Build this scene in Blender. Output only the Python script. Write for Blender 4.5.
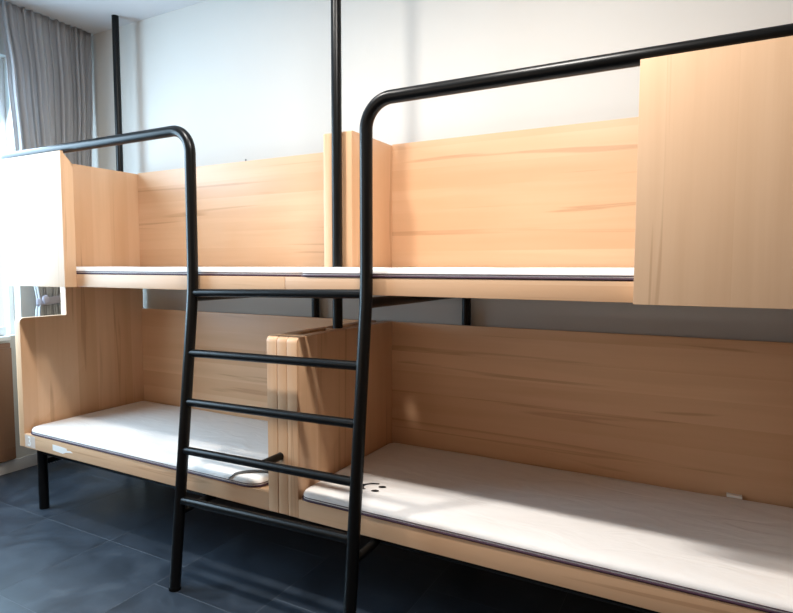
import bpy, bmesh, math, random
from mathutils import Vector, Matrix
random.seed(7)
for o in list(bpy.data.objects): bpy.data.objects.remove(o)
scene = bpy.context.scene
C = scene.collection

# ------------------------------------------------------------------ camera
cam_d = bpy.data.cameras.new('camera'); cam = bpy.data.objects.new('camera', cam_d); C.objects.link(cam)
cam_d.sensor_width = 36; cam_d.lens = 576.438/793*36; cam_d.clip_start = 0.02
yaw, pitch, roll = 0.4951, -0.0692, -0.0015
r0 = Vector((math.cos(yaw), math.sin(yaw), 0)); f0 = Vector((-math.sin(yaw), math.cos(yaw), 0)); u0 = Vector((0, 0, 1))
fw = math.cos(pitch)*f0 + math.sin(pitch)*u0; up = -math.sin(pitch)*f0 + math.cos(pitch)*u0
rr = math.cos(roll)*r0 - math.sin(roll)*up; uu = math.sin(roll)*r0 + math.cos(roll)*up
m = Matrix((rr, uu, -fw)).transposed().to_4x4(); m.translation = Vector((1.706, -2.052, 1.556))
cam.matrix_world = m
scene.camera = cam

# ------------------------------------------------------------------ world and light
w = bpy.data.worlds.new('world'); scene.world = w; w.use_nodes = True
bg = w.node_tree.nodes['Background']; bg.inputs[0].default_value = (0.42, 0.72, 1.0, 1); bg.inputs[1].default_value = 2.2

def area(name, loc, target, sx, sy, power, col, portal=False):
    l = bpy.data.lights.new(name, 'AREA'); l.shape = 'RECTANGLE'; l.size = sx; l.size_y = sy; l.energy = power; l.color = col
    o = bpy.data.objects.new(name, l); C.objects.link(o); o.location = loc
    o.rotation_euler = (Vector(target)-Vector(loc)).to_track_quat('-Z', 'Y').to_euler()
    if portal: l.cycles.is_portal = True
    return o
area('ceiling_lamp_right', (1.0, -0.66, 3.36), (1.0, -0.659, 0), 0.5, 0.12, 50, (1.0, 0.95, 0.89))
area('ceiling_lamp_left', (-0.3, -0.66, 3.36), (-0.3, -0.659, 0), 0.14, 0.12, 31, (1.0, 0.955, 0.90))
area('window_daylight', (-3.12, -0.80, 2.05), (-1.3, -0.55, 1.1), 2.3, 1.9, 150, (0.62, 0.82, 1.0))
area('front_fill', (-0.7, -2.94, 1.8), (-0.8, 0, 1.5), 2.0, 1.6, 10, (1.0, 0.88, 0.74))  # added warm fill at the closed front wall, brightens the lower bunks

vs = scene.view_settings
vs.view_transform = 'Standard'; vs.look = 'None'; vs.gamma = 1; vs.use_curve_mapping = False; vs.exposure = 0.38

# ------------------------------------------------------------------ materials
def s2l(c):
    return tuple(((x/255)/12.92 if x/255 <= 0.04045 else ((x/255+0.055)/1.055)**2.4) for x in c) + (1,)
class NT:
    def __init__(s, name):
        s.m = bpy.data.materials.new(name); s.m.use_nodes = True; s.t = s.m.node_tree
        s.b = s.t.nodes['Principled BSDF']
    def n(s, typ, **kw):
        x = s.t.nodes.new(typ)
        for k, v in kw.items():
            if k in x.inputs: x.inputs[k].default_value = v
            else: setattr(x, k, v)
        return x
    def l(s, a, b): s.t.links.new(a, b)
    def mix(s, fac, a, b, blend='MIX'):
        x = s.t.nodes.new('ShaderNodeMix'); x.data_type = 'RGBA'; x.blend_type = blend
        for sock, v in ((x.inputs[0], fac), (x.inputs[6], a), (x.inputs[7], b)):
            if hasattr(v, 'is_linked') or hasattr(v, 'links'): s.l(v, sock)
            else: sock.default_value = v
        return x.outputs[2]
    def math(s, op, a, b=None, c=None):
        x = s.t.nodes.new('ShaderNodeMath'); x.operation = op
        for i, v in enumerate((a, b, c)):
            if v is None: continue
            if hasattr(v, 'links'): s.l(v, x.inputs[i])
            else: x.inputs[i].default_value = v
        return x.outputs[0]
    def ramp(s, fac, stops):
        x = s.t.nodes.new('ShaderNodeValToRGB'); s.l(fac, x.inputs[0])
        e = x.color_ramp.elements
        while len(e) < len(stops): e.new(0.5)
        for i, (p, c) in enumerate(stops): e[i].position = p; e[i].color = c
        return x.outputs[0]

def wood(name, vertical, base, seed=0.0, stave=0.115, rough=0.42, streak=0.5, broad=0.55):
    N = NT(name)
    tc = N.n('ShaderNodeTexCoord'); sp = N.n('ShaderNodeSeparateXYZ'); N.l(tc.outputs['Object'], sp.inputs[0])
    X, Y, Z = sp.outputs
    if vertical: al = Z; ac = N.math('ADD', X, Y)
    else: al = X; ac = N.math('ADD', Z, Y)
    oi = N.n('ShaderNodeObjectInfo'); lx_ = N.n('ShaderNodeSeparateXYZ'); N.l(oi.outputs['Location'], lx_.inputs[0])
    al = N.math('ADD', al, 21.1 if vertical else 17.3); ac = N.math('ADD', N.math('MULTIPLY_ADD', lx_.outputs[0], 1.7, ac), 11.7+seed)
    cb = N.n('ShaderNodeCombineXYZ'); N.l(al, cb.inputs[0]); N.l(ac, cb.inputs[1])
    br = N.n('ShaderNodeTexBrick', offset=0.37, squash=1.0)
    N.l(cb.outputs[0], br.inputs['Vector'])
    for k, v in {'Scale': 1.0, 'Mortar Size': 0.0006, 'Mortar Smooth': 0.4, 'Bias': 0.0, 'Brick Width': 5.3, 'Row Height': stave,
                 'Color1': (0.0, 0, 0, 1), 'Color2': (1, 1, 1, 1), 'Mortar': (0.5, 0.5, 0.5, 1)}.items(): br.inputs[k].default_value = v
    tone = N.n('ShaderNodeRGBToBW'); N.l(br.outputs['Color'], tone.inputs[0]); tone = tone.outputs[0]
    # per-stave offset feeds the grain so neighbouring staves do not run on
    def grain(sx, sy, detail, off, dist=0.0):
        c2 = N.n('ShaderNodeCombineXYZ')
        N.l(N.math('MULTIPLY', al, sx), c2.inputs[0]); N.l(N.math('MULTIPLY', ac, sy), c2.inputs[1])
        N.l(N.math('MULTIPLY_ADD', tone, 9.0, off), c2.inputs[2])
        g = N.n('ShaderNodeTexNoise'); N.l(c2.outputs[0], g.inputs['Vector'])
        g.inputs['Scale'].default_value = 1.0; g.inputs['Detail'].default_value = detail; g.inputs['Distortion'].default_value = dist
        return g.outputs[0]
    g1 = grain(0.8, 11, 2, 1.0, 0.5); g2 = grain(2.5, 90, 3, 4.0); g3 = grain(0.6, 17, 2, 8.0, 0.8)
    lt = tuple(min(1, c*1.05) for c in base[:3])+(1,); dk = (base[0]*0.80, base[1]*0.70, base[2]*0.60, 1)
    col = N.mix(tone, lt, (base[0]*0.92, base[1]*0.85, base[2]*0.79, 1))
    col = N.mix(N.math('MULTIPLY', N.ramp(g1, [(0.42, (0, 0, 0, 1)), (0.78, (1, 1, 1, 1))]), broad), col, dk)
    col = N.mix(N.math('MULTIPLY', N.ramp(g3, [(0.63, (0, 0, 0, 1)), (0.69, (1, 1, 1, 1)), (0.76, (0.3, 0.3, 0.3, 1))]), streak), col, (base[0]*0.55, base[1]*0.42, base[2]*0.33, 1))
    col = N.mix(N.math('MULTIPLY', N.ramp(g2, [(0.4, (0, 0, 0, 1)), (0.8, (1, 1, 1, 1))]), 0.12), col, dk)
    col = N.mix(N.math('MULTIPLY', br.outputs['Fac'], 0.25), col, dk)
    N.l(col, N.b.inputs['Base Color'])
    N.b.inputs['Roughness'].default_value = rough
    bp = N.n('ShaderNodeBump', Strength=0.04, Distance=0.002); N.l(g2, bp.inputs['Height']); N.l(bp.outputs[0], N.b.inputs['Normal'])
    return N.m

def plain(name, col, rough=0.5, metal=0.0, noise=0.0, scale=8.0, bump=0.0, bscale=200, spec=None):
    N = NT(name); c = s2l(col) if max(col) > 1 else tuple(col)+(1,)
    tc = N.n('ShaderNodeTexCoord')
    if noise:
        g = N.n('ShaderNodeTexNoise'); N.l(tc.outputs['Object'], g.inputs['Vector']); g.inputs['Scale'].default_value = scale; g.inputs['Detail'].default_value = 4
        N.l(N.mix(N.ramp(g.outputs[0], [(0.3, (0, 0, 0, 1)), (0.7, (1, 1, 1, 1))]), c, tuple(x*(1-noise) for x in c[:3])+(1,)), N.b.inputs['Base Color'])
    else: N.b.inputs['Base Color'].default_value = c
    N.b.inputs['Roughness'].default_value = rough; N.b.inputs['Metallic'].default_value = metal
    if spec is not None: N.b.inputs['Specular IOR Level'].default_value = spec
    if bump:
        g = N.n('ShaderNodeTexNoise'); N.l(tc.outputs['Object'], g.inputs['Vector']); g.inputs['Scale'].default_value = bscale; g.inputs['Detail'].default_value = 3
        bp = N.n('ShaderNodeBump', Strength=bump, Distance=0.003); N.l(g.outputs[0], bp.inputs['Height']); N.l(bp.outputs[0], N.b.inputs['Normal'])
    return N.m

OAK = s2l((222, 184, 148))
W_H = wood('oak_horizontal', False, OAK, 0.0)
W_V = wood('oak_vertical', True, OAK, 2.3, 0.14)
W_P = wood('oak_panel_vertical', True, s2l((222, 188, 154)), 5.1, 0.19, streak=0.42, broad=0.4)
W_R = wood('oak_rail', False, s2l((221, 184, 149)), 8.4, 0.2)
W_DARK = wood('walnut_cabinet', True, s2l((142, 108, 84)), 3.3, 0.18)
W_FAR = wood('low_bounce_wood', True, s2l((120, 92, 68)), 6.2, 0.3)  # dark wood invented for the unseen walls, to cut bounced light
METAL = plain('black_powder_coat', (7, 8, 9), 0.33, 0.0, bump=0.03, bscale=500, spec=0.25)
RUBBER = plain('black_rubber', (9, 9, 10), 0.8, spec=0.1)
WALL = plain('white_wall_paint', (213, 210, 204), 0.75, noise=0.02, scale=1.5, bump=0.05, bscale=90)
CEIL = plain('ceiling_paint', (208, 209, 212), 0.85)
SKIRT = plain('grey_skirting', (205, 203, 202), 0.5)
PIPE = plain('plum_piping', (56, 24, 46), 0.6)
PIPE2 = plain('lilac_piping', (150, 125, 150), 0.6)
PRINT = plain('black_print', (20, 16, 18), 0.7)
STRAP = plain('grey_elastic', (84, 82, 80), 0.6, noise=0.4, scale=40)
TAG = plain('white_label', (240, 236, 230), 0.5)
STICK = plain('sticker_film', (214, 198, 186), 0.35)
FRAME = plain('white_window_frame', (238, 240, 242), 0.35)
SILL = plain('white_stone_sill', (235, 235, 233), 0.3)
STEEL = plain('steel', (150, 150, 150), 0.3, 1.0)
GROUT = plain('grey_grout', (96, 102, 110), 0.8)
BALC = plain('pale_concrete', (205, 208, 210), 0.8)

def mattress_mat():
    N = NT('white_mattress_fabric'); tc = N.n('ShaderNodeTexCoord')
    g = N.n('ShaderNodeTexNoise'); mp = N.n('ShaderNodeMapping'); mp.inputs['Scale'].default_value = (2.2, 5.5, 1); mp.inputs['Rotation'].default_value = (0, 0, 0.35)
    N.l(tc.outputs['Object'], mp.inputs[0]); N.l(mp.outputs[0], g.inputs['Vector'])
    g.inputs['Scale'].default_value = 1.6; g.inputs['Detail'].default_value = 3; g.inputs['Distortion'].default_value = 1.0
    f = N.n('ShaderNodeTexNoise'); N.l(tc.outputs['Object'], f.inputs['Vector']); f.inputs['Scale'].default_value = 160; f.inputs['Detail'].default_value = 2
    N.b.inputs['Base Color'].default_value = s2l((232, 228, 224)); N.b.inputs['Roughness'].default_value = 0.85
    b1 = N.n('ShaderNodeBump', Strength=0.32, Distance=0.03); N.l(g.outputs[0], b1.inputs['Height'])
    b2 = N.n('ShaderNodeBump', Strength=0.15, Distance=0.002); N.l(f.outputs[0], b2.inputs['Height']); N.l(b1.outputs[0], b2.inputs['Normal'])
    N.l(b2.outputs[0], N.b.inputs['Normal']); return N.m
MATT = mattress_mat()

def tile_mat():
    N = NT('dark_slate_tile'); tc = N.n('ShaderNodeTexCoord'); oi = N.n('ShaderNodeObjectInfo')
    add = N.n('ShaderNodeVectorMath', operation='ADD'); N.l(tc.outputs['Object'], add.inputs[0])
    c = N.n('ShaderNodeCombineXYZ'); N.l(N.math('MULTIPLY', oi.outputs['Random'], 40.0), c.inputs[2]); N.l(c.outputs[0], add.inputs[1])
    g = N.n('ShaderNodeTexNoise'); N.l(add.outputs[0], g.inputs['Vector']); g.inputs['Scale'].default_value = 3.5; g.inputs['Detail'].default_value = 6; g.inputs['Distortion'].default_value = 1.0
    h = N.n('ShaderNodeTexNoise'); N.l(add.outputs[0], h.inputs['Vector']); h.inputs['Scale'].default_value = 22; h.inputs['Detail'].default_value = 4
    col = N.ramp(g.outputs[0], [(0.25, s2l((24, 31, 39))), (0.6, s2l((43, 52, 63))), (0.85, s2l((66, 74, 83)))])
    col = N.mix(N.math('MULTIPLY', h.outputs[0], 0.25), col, s2l((64, 71, 80)))
    N.l(col, N.b.inputs['Base Color'])
    N.l(N.math('MULTIPLY_ADD', g.outputs[0], 0.25, 0.25), N.b.inputs['Roughness'])
    bp = N.n('ShaderNodeBump', Strength=0.12, Distance=0.004); N.l(h.outputs[0], bp.inputs['Height']); N.l(bp.outputs[0], N.b.inputs['Normal'])
    return N.m
TILE = tile_mat()

def curtain_mat(name, col):
    N = NT(name); N.b.inputs['Base Color'].default_value = s2l(col); N.b.inputs['Roughness'].default_value = 0.9
    tr = N.n('ShaderNodeBsdfTranslucent', Color=s2l(col)); mx = N.n('ShaderNodeMixShader'); mx.inputs[0].default_value = 0.45
    N.l(N.b.outputs[0], mx.inputs[1]); N.l(tr.outputs[0], mx.inputs[2]); N.l(mx.outputs[0], N.t.nodes['Material Output'].inputs[0]); return N.m
CURT = curtain_mat('grey_curtain_cloth', (208, 208, 210))
BAND = curtain_mat('grey_tieback_cloth', (178, 172, 182))

def glass_mat():
    N = NT('window_glass'); tr = N.n('ShaderNodeBsdfTransparent', Color=(0.93, 0.97, 0.98, 1)); gl = N.n('ShaderNodeBsdfGlossy', Roughness=0.02)
    mx = N.n('ShaderNodeMixShader'); mx.inputs[0].default_value = 0.07
    N.l(tr.outputs[0], mx.inputs[1]); N.l(gl.outputs[0], mx.inputs[2]); N.l(mx.outputs[0], N.t.nodes['Material Output'].inputs[0]); return N.m
GLASS = glass_mat()

# ------------------------------------------------------------------ geometry helpers (all take world coordinates)
def bm_box(bm, a, b, bevel=0.0, seg=2):
    x0, y0, z0 = a; x1, y1, z1 = b
    r = bmesh.ops.create_cube(bm, size=1.0)
    vv = r['verts']
    for v in vv: v.co = Vector(((x0+x1)/2+v.co.x*(x1-x0), (y0+y1)/2+v.co.y*(y1-y0), (z0+z1)/2+v.co.z*(z1-z0)))
    if bevel:
        es = list({e for v in vv for e in v.link_edges})
        bmesh.ops.bevel(bm, geom=es, offset=bevel, segments=seg, profile=0.7, affect='EDGES')
    return bm
def box(a, b, bevel=0.0, seg=2): return bm_box(bmesh.new(), a, b, bevel, seg)

def rounded(poly, radii, n=5):
    out = []; L = len(poly)
    for i, p in enumerate(poly):
        r = radii[i] if isinstance(radii, (list, tuple)) else radii
        p = Vector(p); a = Vector(poly[i-1]); b = Vector(poly[(i+1) % L])
        if r <= 0: out.append(p); continue
        d1 = (a-p).normalized(); d2 = (b-p).normalized()
        s = p+d1*r; e = p+d2*r
        for k in range(n+1):
            t = k/n; out.append((1-t)**2*s + 2*t*(1-t)*p + t*t*e)
    return out

def board_yz(bm, x0, x1, poly, radii, bevel=0.002):
    pts = rounded(poly, radii)
    vs_ = [bm.verts.new((x0, p.x, p.y)) for p in pts]; f = bm.faces.new(vs_)
    r = bmesh.ops.extrude_face_region(bm, geom=[f])
    nv = [g for g in r['geom'] if isinstance(g, bmesh.types.BMVert)]
    for v in nv: v.co.x = x1
    bmesh.ops.recalc_face_normals(bm, faces=bm.faces[:])
    if bevel:
        es = [e for e in bm.edges if abs(e.verts[0].co.x-e.verts[1].co.x) < 1e-6]
        bmesh.ops.bevel(bm, geom=es, offset=bevel, segments=2, profile=0.6, affect='EDGES')
    return bm

def sweep(bm, pts, r, n=16, caps=True, closed=False, flat=None):
    pts = [Vector(p) for p in pts]; L = len(pts); rings = []; prev = None
    for i, p in enumerate(pts):
        if closed: t = (pts[(i+1) % L]-pts[i-1]).normalized()
        elif i == 0: t = (pts[1]-p).normalized()
        elif i == L-1: t = (p-pts[i-1]).normalized()
        else: t = ((pts[i+1]-p).normalized()+(p-pts[i-1]).normalized()).normalized()
        if prev is None:
            a = Vector((0, 0, 1)) if abs(t.z) < 0.9 else Vector((1, 0, 0))
            s = t.cross(a).normalized()
        else: s = (prev - t*prev.dot(t)).normalized()
        prev = s; q = t.cross(s)
        rings.append([bm.verts.new(p + (math.cos(2*math.pi*k/n)*s + math.sin(2*math.pi*k/n)*q)*r) for k in range(n)])
    m_ = L if closed else L-1
    for i in range(m_):
        A, B = rings[i], rings[(i+1) % L]
        for k in range(n): bm.faces.new((A[k], A[(k+1) % n], B[(k+1) % n], B[k]))
    if caps and not closed: bm.faces.new(rings[0][::-1]); bm.faces.new(rings[-1])
    bmesh.ops.recalc_face_normals(bm, faces=bm.faces[:])
    return bm
def tube(pts, r, n=16): return sweep(bmesh.new(), pts, r, n)

def obj(name, bm, mat, parent=None, smooth=True, origin=None):
    me = bpy.data.meshes.new(name)
    off = Vector(parent_origin(parent)) if parent is not None else Vector(origin or (0, 0, 0))
    bmesh.ops.translate(bm, verts=bm.verts, vec=-off)
    bm.to_mesh(me); bm.free(); me.materials.append(mat)
    if smooth:
        for p in me.polygons: p.use_smooth = True
        try: me.set_sharp_from_angle(angle=math.radians(38))
        except Exception: pass
    o = bpy.data.objects.new(name, me); C.objects.link(o)
    if parent is not None: o.parent = parent
    else: o.location = off
    return o
def parent_origin(p):
    v = Vector((0, 0, 0))
    while p is not None: v += p.location; p = p.parent
    return v
def thing(name, loc, label, cat, group=None):
    o = bpy.data.objects.new(name, None); C.objects.link(o); o.location = loc; o.empty_display_size = 0.1
    return tag(o, label, cat, group)
def tag(o, label, cat, group=None):
    o['label'] = label; o['category'] = cat
    if group: o['group'] = group
    return o
def struct(o): o['kind'] = 'structure'; return o

# ------------------------------------------------------------------ room shell
XL, XR, YB, YF, ZC = -2.89, 2.75, 0.97, -3.0, 3.40
floor = struct(obj('floor', box((XL-0.2, YF-0.2, -0.12), (XR+0.2, YB+0.2, -0.0006)), GROUT))
def tile_mesh(w_, h_):
    bm = box((0.0013, 0.0013, -0.004), (w_-0.0013, h_-0.0013, 0.0), 0.0)
    es = [e for e in bm.edges if e.verts[0].co.z > -0.001 and e.verts[1].co.z > -0.001]
    me = bpy.data.meshes.new('floor_tile'); bm.to_mesh(me); bm.free(); me.materials.append(TILE); return me
cache = {}
xs = [-0.635+0.6*i for i in range(-4, 7)]
xs = [XL] + [x for x in xs if x > XL+0.02 and x < XR-0.02] + [XR]
for i in range(len(xs)-1):
    x0, x1 = xs[i], xs[i+1]
    off = -0.03 if x1 < -0.6 else (-0.213 if x1 < 0.0 else (-0.03 if i % 2 else -0.213))
    ys = [off+0.6*k for k in range(-7, 4)]; ys = [YF]+[y for y in ys if YF+0.02 < y < YB-0.02]+[YB]
    for j in range(len(ys)-1):
        key = (round(x1-x0, 3), round(ys[j+1]-ys[j], 3))
        if key not in cache: cache[key] = tile_mesh(*key)
        t = bpy.data.objects.new('floor_tile', cache[key]); C.objects.link(t); t.parent = floor; t.location = (x0, ys[j], 0)
struct(obj('ceiling', box((XL-0.2, YF-0.2, ZC), (XR+0.2, YB+0.2, ZC+0.12)), CEIL))
struct(obj('wall_back', box((XL-0.2, YB, 0), (XR+0.2, YB+0.15, ZC)), WALL))
struct(obj('wall_right', box((XR, YF, 0), (XR+0.15, YB, ZC)), W_FAR))
struct(obj('wall_front', box((XL-0.2, YF-0.15, 0), (XR+0.2, YF, ZC)), W_FAR))
WY0, WY1, WZ0, WZ1 = -2.2, 0.44, 1.035, 3.1
bm = bmesh.new(); bm_box(bm, (XL-0.2, YF, 0), (XL, WY0, ZC)); bm_box(bm, (XL-0.2, WY1, 0), (XL, YB, ZC))
bm_box(bm, (XL-0.2, WY0, 0), (XL, WY1, WZ0)); bm_box(bm, (XL-0.2, WY0, WZ1), (XL, WY1, ZC))
struct(obj('wall_left', bm, WALL, smooth=False))
bm = bmesh.new(); bm_box(bm, (XL, YF, 0), (XL+0.014, YB, 0.09), 0.002); struct(obj('baseboard_left', bm, SKIRT))
struct(obj('baseboard_back', box((XL+0.014, YB-0.014, 0), (XR, YB, 0.09), 0.002), SKIRT))
# window in the left wall
wf = bmesh.new(); fx0, fx1 = XL-0.15, XL-0.09
for a, b in (((fx0, WY0, WZ0), (fx1, WY0+0.06, WZ1)), ((fx0, WY1-0.035, WZ0), (fx1, WY1, WZ1)), ((fx0, WY0+0.06, WZ0), (fx1, WY1-0.06, WZ0+0.06)),
             ((fx0, WY0+0.06, WZ1-0.06), (fx1, WY1-0.06, WZ1)), ((fx0, -0.94, WZ0+0.06), (fx1, -0.88, WZ1-0.06))): bm_box(wf, a, b, 0.004)
win = struct(obj('window_1', wf, FRAME, origin=(XL-0.1, -0.9, WZ0)))
for y0, y1 in ((WY0+0.06, -0.94), (-0.88, WY1-0.035)):
    obj('window_pane', box((XL-0.123, y0, WZ0+0.06), (XL-0.118, y1, WZ1-0.06)), GLASS, win)
obj('window_sill', box((XL-0.088, WY0+0.004, WZ0-0.03), (XL+0.04, WY1-0.1, WZ0+0.0), 0.005), SILL, win)

# ------------------------------------------------------------------ wooden cabinet under the window
cab = thing('cabinet', (-2.87, -0.6, 0.10), 'brown wooden low cabinet under the window sill beside the left bunk', 'cabinet')
cx0, cx1, cy0, cy1, cz0, cz1 = XL+0.016, -2.855, -1.9, 0.335, 0.10, 0.985
obj('body', box((cx0, cy0, cz0), (cx1, cy1, cz1), 0.002), W_DARK, cab)
for k in range(4):
    ya = cy0+0.01+k*0.5575; 
    d = obj('door', box((cx1, ya, cz0+0.01), (cx1+0.018, ya+0.55, cz1-0.035), 0.002), W_DARK, cab)
    obj('handle', tube([(cx1+0.018, ya+0.27, cz1-0.06), (cx1+0.035, ya+0.27, cz1-0.06), (cx1+0.035, ya+0.37, cz1-0.06), (cx1+0.018, ya+0.37, cz1-0.06)], 0.004, 8), STEEL, d)

# ------------------------------------------------------------------ curtain
def curtain():
    c = thing('curtain', (-2.72, 0.6, 0.05), 'grey cloth curtain gathered at the wall corner and tied back', 'curtain')
    def prof(z):
        # (y0, y1, amplitude) at height z
        K = [(0.06, 0.42, 0.66, 0.030), (1.0, 0.42, 0.64, 0.028), (1.25, 0.435, 0.625, 0.024), (1.30, 0.45, 0.61, 0.018), (1.37, 0.43, 0.64, 0.022),
             (1.8, 0.37, 0.80, 0.032), (2.3, 0.335, 0.885, 0.036), (2.9, 0.30, 0.915, 0.036), (3.395, 0.262, 0.922, 0.020)]
        for a, b in zip(K, K[1:]):
            if z <= b[0]:
                t = max(0, (z-a[0])/(b[0]-a[0])); t = t*t*(3-2*t)
                return [a[i]+(b[i]-a[i])*t for i in (1, 2, 3)]
        return K[-1][1:]
    NS, NZ = 320, 60; g = []
    bm = bmesh.new()
    for j in range(NZ+1):
        z = 0.06+(3.395-0.06)*j/NZ; y0, y1, am = prof(z); row = []
        for i in range(NS+1):
            s = i/NS
            ph = 2*math.pi*(14.5*s+0.8*math.sin(5.2*s+0.8)+0.10*math.sin(z*1.7+4*s))
            x = 0.8*am*(math.sin(ph)+0.45*math.sin(2.3*ph+1.1+z*0.4)+0.12*math.sin(z*5+s*9))
            y = y0+(y1-y0)*s+0.010*math.sin(ph*2)*(y1-y0)/0.55
            row.append(bm.verts.new((-2.67+x, y, z)))
        g.append(row)
    for j in range(NZ):
        for i in range(NS): bm.faces.new((g[j][i], g[j][i+1], g[j+1][i+1], g[j+1][i]))
    o = obj('cloth', bm, CURT, c); sol = o.modifiers.new('thickness', 'SOLIDIFY'); sol.thickness = 0.002
    # tie band wrapped round the gathered cloth, with a knot and two tails
    bm = bmesh.new(); n = 40; ring = []
    for k in range(n):
        a = 2*math.pi*k/n
        y = 0.53+0.095*math.cos(a); x = -2.67+0.05*math.sin(a); dz = 0.012*math.cos(a)
        ring.append([bm.verts.new((x, y, 1.30+dz+h)) for h in (-0.028, -0.01, 0.012, 0.028)])
    for k in range(n):
        A, B = ring[k], ring[(k+1) % n]
        for q in range(3): bm.faces.new((A[q], B[q], B[q+1], A[q+1]))
    tb = obj('tie_band', bm, BAND, c); sl = tb.modifiers.new('thickness', 'SOLIDIFY'); sl.thickness = 0.004; sl.offset = 1
    bm = bmesh.new(); bmesh.ops.create_uvsphere(bm, u_segments=14, v_segments=8, radius=0.03)
    for v in bm.verts: v.co = Vector((v.co.x*0.7-2.615, v.co.y*0.8+0.47, v.co.z*1.1+1.31+0.004*math.sin(v.co.y*200)))
    k_ = obj('knot', bm, BAND, tb)
curtain()

# ------------------------------------------------------------------ bunk beds
TH = 0.0585
ZLB, ZLT, ZUB, ZUT = 0.401, 0.490, 1.437, 1.509
D = 0.889
def end_board(parent, x0, x1, low=True, name='end_panel'):
    """lower board with a step near the front; upper board above it"""
def make_bunk(side):
    s = side
    lab = ('oak bunk bed at the left with the numbered rail, by the curtain' if s < 0 else 'oak bunk bed at the right, its lower rail running out of the picture')
    xo, xi = 2.099*s, 0.088*s          # inner faces of outer end and of divider board
    B = thing('bunk_bed', ((xo+xi)/2, 0.45, 0), lab, 'bunk bed', 'pair of oak bunk beds along the wall')
    lo, hi = sorted((xo, xi))
    # outer end board: stepped lower piece and upper piece
    ox0, ox1 = sorted((xo, xo+TH*s))
    obj('end_panel', board_yz(bmesh.new(), ox0, ox1, [(0, ZLB), (D+0.018, ZLB), (D+0.018, 1.434), (0.303, 1.434), (0.303, 1.228), (0, 1.228)], [0.004, 0, 0, 0, 0, 0.03], 0.003), W_V, B)
    obj('end_panel', board_yz(bmesh.new(), ox0, ox1, [(0.0, 1.437), (D+0.018, 1.437), (D+0.018, 2.247), (0.0, 2.247)], [0, 0, 0, 0.01], 0.003), W_V, B)
    # inner board beside the divider
    ix0, ix1 = sorted((xi, xi-TH*s))
    obj('end_panel', board_yz(bmesh.new(), ix0, ix1, [(0.0, ZLB), (D+0.018, ZLB), (D+0.018, 1.236), (0.0, 1.236)], [0.004, 0, 0, 0.03], 0.003), W_V, B)
    obj('end_panel', board_yz(bmesh.new(), ix0, ix1, [(0.462, ZUT-0.02), (D+0.018, ZUT-0.02), (D+0.018, 2.247), (0.462, 2.247)], [0, 0, 0, 0.01], 0.003), W_V, B)
    # back panels
    obj('back_panel', box((lo, D, ZLB), (hi, D+0.018, 1.234), 0.002), W_H, B)
    ub = obj('back_panel', box((lo, D, ZUB), (hi, D+0.018, 2.253), 0.002), W_H, B)
    # front rails
    rl = obj('front_rail', box((lo, 0.0, ZLB), (hi, 0.024, ZLT), 0.003), W_R, B)
    uin = 0.025; ulo, uhi = (xo, uin-0.0015) if s < 0 else (uin+0.0015, xo)
    ru = obj('front_rail', box((ulo, 0.0, ZUB), (uhi, 0.024, ZUT), 0.003), W_R, B)
    # decks
    obj('bed_deck', box((lo, 0.024, ZLT-0.022), (hi, D, ZLT-0.004)), W_R, B)
    obj('bed_deck', box((ulo, 0.024, ZUT-0.022), (uhi, 0.40, ZUT-0.004)), W_R, B)
    obj('bed_deck', box((lo, 0.40, ZUT-0.022), (hi, D, ZUT-0.004)), W_R, B)
    # privacy panel hung on the guard rail, with its side return
    pa, pb = sorted((2.09*s, 1.497*s))
    pp = obj('privacy_panel', box((pa, -0.072, 1.436), (pb, -0.054, 2.200), 0.002), W_P, B)
    rx0, rx1 = sorted((1.497*s, 1.515*s))
    obj('side_return', board_yz(bmesh.new(), rx0, rx1, [(-0.054, 1.436), (-0.001, 1.436), (-0.001, 2.135), (-0.054, 2.188)], 0, 0.001), W_P, pp)
    # steel under the bed
    lx = 2.01*s
    obj('leg', tube([(lx, 0.055, 0.0), (lx, 0.055, ZLB)], 0.029, 20), METAL, B)
    obj('leg', tube([(lx, 0.84, 0.0), (lx, 0.84, ZLB)], 0.029, 20), METAL, B)
    obj('cross_tube', tube([(lx, 0.06, 0.30), (lx, 0.84, 0.30)], 0.018, 12), METAL, B)
    obj('frame_tube', tube([(0.5*s, 0.88, 0.375), (lx, 0.88, 0.375)], 0.02, 12), METAL, B)
    obj('frame_tube', tube([(0.5*s, 0.06, 0.375), (lx-0.03*s, 0.06, 0.375)], 0.02, 12), METAL, B)
    obj('frame_tube', tube([(0.13*s, 0.865, 1.41), (lx, 0.865, 1.41)], 0.018, 12), METAL, B)
    px_ = 0.533 if s > 0 else -0.495
    obj('post', tube([(px_, 0.936, 0.0), (px_, 0.936, 1.60)], 0.025, 20), METAL, B)
    obj('post', tube([(2.216*s, 0.828, 0.0), (2.216*s, 0.828, ZC)], 0.0245, 20), METAL, B)
    return B, rl, ub
BL, rail_l, back_l = make_bunk(-1)
BR, rail_r, back_r = make_bunk(1)
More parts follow.
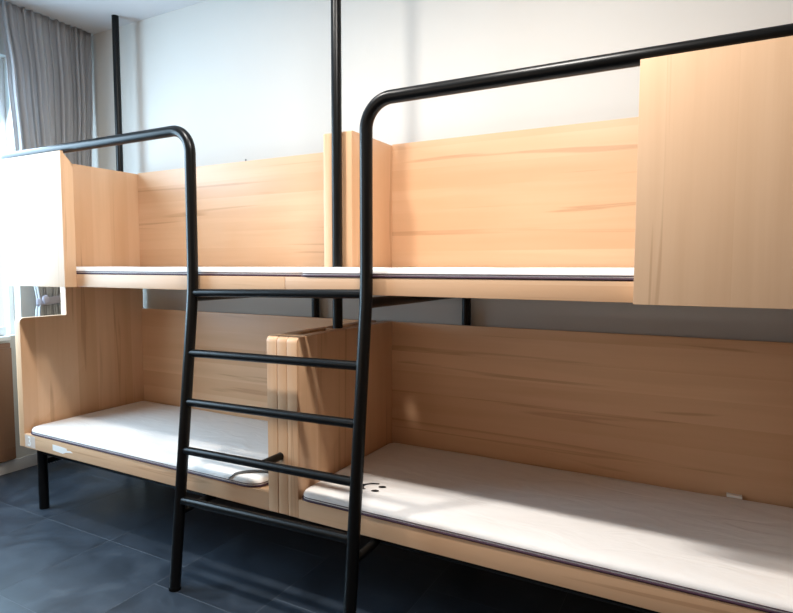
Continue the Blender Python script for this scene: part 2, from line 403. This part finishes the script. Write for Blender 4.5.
# numbered sticker and torn paper label on the left lower rail
def flat_xz(pts, y, t=0.0006):
    bm = bmesh.new(); f = bm.faces.new([bm.verts.new((x, y, z)) for x, z in pts])
    r = bmesh.ops.extrude_face_region(bm, geom=[f]); bmesh.ops.translate(bm, verts=[g for g in r['geom'] if isinstance(g, bmesh.types.BMVert)], vec=(0, -t, 0))
    bmesh.ops.recalc_face_normals(bm, faces=bm.faces[:]); return bm
st = obj('number_sticker', flat_xz([(-2.092, 0.410), (-1.985, 0.408), (-1.985, 0.482), (-2.092, 0.484)], 0.0), STICK, rail_l)
st['label'] = 'pale number sticker on the left end of the lower rail'
cu = bpy.data.curves.new('number_text', 'FONT'); cu.body = '3'; cu.size = 0.085; cu.extrude = 0.0006; cu.align_x = 'CENTER'
to = bpy.data.objects.new('tmp', cu); C.objects.link(to)
dg = bpy.context.evaluated_depsgraph_get(); me = bpy.data.meshes.new_from_object(to.evaluated_get(dg)); bpy.data.objects.remove(to)
bm = bmesh.new(); bm.from_mesh(me)
for v in bm.verts: v.co = Vector((-2.045+v.co.x, -0.0011-v.co.z, 0.418+v.co.y))
nt = obj('number_text', bm, TAG, BL); nt['label'] = 'white figure 3'
pl = obj('paper_label', flat_xz([(-1.80, 0.427), (-1.70, 0.421), (-1.665, 0.432), (-1.60, 0.440), (-1.625, 0.448), (-1.655, 0.446), (-1.66, 0.458), (-1.72, 0.462), (-1.80, 0.464)], 0.0), TAG, rail_l)
pl['label'] = 'torn white paper label'
obj('screw', tube([(-1.028, D+0.008, 2.250), (-1.028, D+0.008, 2.268)], 0.004, 8), STEEL, back_l)

# ------------------------------------------------------------------ divider board and posts between the bunks
dv = obj('divider_panel', board_yz(bmesh.new(), -0.0275, 0.0275, [(0.001, ZLB), (D+0.018, ZLB), (D+0.018, 1.19), (0.48, 1.19), (0.47, 1.236), (0.385, 1.236), (0.375, 1.19), (0.16, 1.19), (0.13, 1.236), (0.001, 1.236)], [0.004, 0, 0, 0, 0, 0, 0, 0, 0, 0.03], 0.003), W_V, origin=(0, 0.45, ZLB))
tag(dv, 'middle oak board sandwiched between the two lower bunk ends', 'panel')
dv = obj('divider_panel', board_yz(bmesh.new(), -0.0275, 0.0275, [(0.464, ZUT+0.0), (D+0.018, ZUT+0.0), (D+0.018, 2.247), (0.464, 2.247)], [0, 0, 0, 0.01], 0.003), W_V, origin=(0, 0.65, ZUT))
tag(dv, 'middle oak board between the upper bunk ends behind the tall post', 'panel')
cp = thing('support_post', (0.017, 0.432, 1.2365), 'tall black round post rising between the two bunks to the ceiling', 'post')
obj('pole', tube([(0.017, 0.432, 1.2365), (0.017, 0.432, ZC)], 0.0262, 24), METAL, cp)
obj('ceiling_flange', tube([(0.017, 0.432, ZC-0.008), (0.017, 0.432, ZC)], 0.05, 24), METAL, cp)

# ------------------------------------------------------------------ ladder with the bent guard rails
LD = thing('ladder', (0, -0.15, 0), 'black tubular steel ladder with curved guard rails between the bunks', 'ladder')
YT, RT, ZT = -0.027, 0.0265, 2.221
LX = {-1: (-0.528, -0.508), 1: (0.472, 0.485)}   # top and foot of the two side tubes
def at(s, z): t = max(0, 1.45-z)/1.45; return (LX[s][0]+(LX[s][1]-LX[s][0])*t, YT-0.173*t, z)
def leg_pts(s):
    xt = LX[s][0]; xf = LX[s][1]
    a = Vector((xt, YT, 1.45)); b = Vector((xf, -0.2, 0)); d1 = (b-a).normalized()
    pts = [b, b+(a-b)*0.6]
    for k in range(7):
        t = k/6; p = (1-t)**2*(a+d1*0.10)+2*t*(1-t)*a+t*t*(a+Vector((0, 0, 0.10))); pts.append(p)
    R = 0.115
    for k in range(13):
        a_ = math.pi/2*k/12; pts.append((xt+s*(R-R*math.cos(a_)), YT, ZT-R+R*math.sin(a_)))
    pts += [(1.2*s, YT, ZT), (2.10*s, YT, ZT)]
    for k in range(1, 9):
        a_ = math.pi/2*k/8; pts.append((2.10*s+s*0.116*math.sin(a_), YT+0.116*(1-math.cos(a_)), ZT))
    pts.append((2.216*s, 0.828, ZT))
    return pts
for s in (-1, 1):
    g = obj('side_tube', tube(leg_pts(s), RT, 24), METAL, LD)
    obj('rubber_foot', tube([(LX[s][1], -0.2, 0.0), (LX[s][1], -0.1985, 0.012)], RT+0.0015, 24), RUBBER, g)
    obj('cross_tube', tube([(LX[s][0], YT, 1.405), (LX[s][0], 0.915, 1.405)], 0.023, 16), METAL, LD)
    obj('bracket_tube', tube([at(s, 0.365), (LX[s][1], 0.07, 0.375)], 0.018, 12), METAL, LD)
yl = lambda z: YT-0.173*max(0, (1.45-z))/1.45
for z, dl, dr in ((1.432, -0.007, 0.011), (1.139, -0.007, 0.010), (0.905, -0.011, 0.009), (0.677, -0.014, 0.004), (0.450, -0.026, 0.004)):
    rg = obj('rung', tube([at(-1, z+dl), at(1, z+dr)], 0.0195, 20), METAL, LD)
obj('bracket_tube', tube([(-0.012, yl(0.677), 0.677), (-0.012, -0.0005, 0.677)], 0.018, 16), METAL, LD)
obj('bracket_plate', tube([(-0.012, -0.004, 0.677), (-0.012, -0.0005, 0.677)], 0.0185, 16), METAL, LD)

# ------------------------------------------------------------------ mattresses
def mattress(poly, radii, z0, h, label):
    pts = rounded(poly, radii, 8)
    # resample long edges so that the cloth can sag a little
    P = []
    for i, p in enumerate(pts):
        q = pts[(i+1) % len(pts)]; n = max(1, int((q-p).length/0.08))
        for k in range(n): P.append(p+(q-p)*k/n)
    L = len(P)
    def inset(d, wob=0):
        out = []
        for i, p in enumerate(P):
            t = (P[(i+1) % L]-P[i-1]).normalized(); nrm = Vector((-t.y, t.x))
            out.append(p+nrm*d)
        return out
    cen = sum(P, Vector((0, 0)))/L
    M = thing('mattress', (cen.x, cen.y, z0), label, 'mattress', 'thin white mattresses on the bunks')
    bm = bmesh.new(); rings = []
    prof = [(0.010, 0.0), (0.002, 0.006), (0.0, 0.35*h), (0.002, 0.62*h), (0.010, 0.85*h), (0.024, 0.96*h), (0.045, h)]
    for d, z in prof: rings.append([bm.verts.new((p.x, p.y, z0+z+(0.0015*math.sin(9*p.x+3*p.y) if z > 0.5*h else 0))) for p in inset(d)])
    for A, B_ in zip(rings, rings[1:]):
        for i in range(L): bm.faces.new((A[i], A[(i+1) % L], B_[(i+1) % L], B_[i]))
    bm.faces.new(rings[-1]); bm.faces.new(rings[0][::-1])
    bmesh.ops.recalc_face_normals(bm, faces=bm.faces[:])
    body = obj('body', bm, MATT, M)
    o1 = inset(-0.001)
    pp = obj('piping', sweep(bmesh.new(), [(p.x, p.y, z0+0.0045) for p in o1], 0.0048, 8, closed=True), PIPE, M)
    pq = obj('piping', sweep(bmesh.new(), [(p.x, p.y, z0+0.016) for p in inset(0.001)], 0.0022, 6, closed=True), PIPE, M)
    return M
HM = 0.042
Zl, Zu = ZLT-0.0035, ZUT-0.0035
m1 = mattress([(-2.085, 0.006), (-0.155, -0.002), (-0.155, 0.878), (-2.085, 0.878)], [0.09, 0.10, 0.06, 0.06], Zl+0.004, HM, 'white mattress with a grey corner strap on the lower left bunk')
m2 = mattress([(0.090, 0.000), (2.09, 0.004), (2.09, 0.878), (0.090, 0.878)], [0.06, 0.1, 0.06, 0.06], Zl+0.004, HM, 'white mattress printed with a small black face on the lower right bunk')
m3 = mattress([(-2.085, 0.006), (-0.5, 0.006), (0.075, 0.045), (0.055, 0.395), (-0.10, 0.45), (-0.10, 0.878), (-2.085, 0.878)], [0.08, 0.3, 0.05, 0.06, 0.05, 0.05, 0.06], Zu+0.004, HM, 'white mattress on the upper left bunk beside the window curtain')
m4 = mattress([(0.092, 0.002), (2.09, 0.004), (2.09, 0.878), (0.094, 0.878)], [0.07, 0.1, 0.06, 0.06], Zu+0.004, HM, 'white mattress on the upper right bunk beneath the long guard rail')
# printed face on the lower right mattress
zt = Zl+0.004+HM+0.0032
bm = bmesh.new()
for cx_, cy_, a, b, rot in ((0.409, 0.215, 0.0185, 0.0130, 0.4), (0.402, 0.159, 0.0185, 0.0130, 0.4)):
    vs_ = []
    for k in range(20):
        t = 2*math.pi*k/20; x = a*math.cos(t); y = b*math.sin(t)
        vs_.append(bm.verts.new((cx_+x*math.cos(rot)-y*math.sin(rot), cy_+x*math.sin(rot)+y*math.cos(rot), zt)))
    bm.faces.new(vs_)
arc = rounded([(0.378, 0.240), (0.322, 0.228), (0.312, 0.170), (0.345, 0.150)], [0, 0.05, 0.035, 0], 8)
for i in range(len(arc)-1):
    pass
wv = []
for i, p in enumerate(arc):
    a = arc[max(0, i-1)]; b = arc[min(len(arc)-1, i+1)]; t = (b-a).normalized(); n = Vector((-t.y, t.x)); hw = 0.0075+0.006*(i/len(arc))**2
    wv.append((bm.verts.new((p.x+n.x*hw, p.y+n.y*hw, zt)), bm.verts.new((p.x-n.x*hw, p.y-n.y*hw, zt))))
for (a, b), (c, d) in zip(wv, wv[1:]): bm.faces.new((a, b, d, c))
bmesh.ops.recalc_face_normals(bm, faces=bm.faces[:])
fc = obj('printed_face', bm, PRINT, m2); fc['label'] = 'black printed smiling face of two dots and a curve'
ct = obj('care_tag', box((1.812, 0.858, Zl+HM+0.003), (1.872, 0.886, Zl+HM+0.014), 0.001), TAG, m2); ct['label'] = 'small white care tag against the back panel'
# elastic strap across the corner of the lower left mattress
bm = bmesh.new(); sp = [Vector((-0.345, -0.004, Zl+0.026)), Vector((-0.325, 0.018, Zl+HM+0.004)), Vector((-0.295, 0.055, Zl+HM+0.0085)), Vector((-0.250, 0.095, Zl+HM+0.0085)), Vector((-0.20, 0.12, Zl+HM+0.006)), Vector((-0.160, 0.13, Zl+0.034))]
row = []
for i, p in enumerate(sp):
    t = (sp[min(i+1, 5)]-sp[max(i-1, 0)]); t.z = 0; t.normalize(); n = Vector((-t.y, t.x, 0)); hw = 0.016
    row.append([bm.verts.new(p+n*hw*k) for k in (-1, -0.4, 0.4, 1)])
for A, B_ in zip(row, row[1:]):
    for k in range(3): bm.faces.new((A[k], A[k+1], B_[k+1], B_[k]))
so = obj('corner_strap', bm, STRAP, m1); so['label'] = 'grey elastic corner strap'
sl = so.modifiers.new('thickness', 'SOLIDIFY'); sl.thickness = 0.0015
sd = so.modifiers.new('smooth', 'SUBSURF'); sd.levels = 2; sd.render_levels = 2
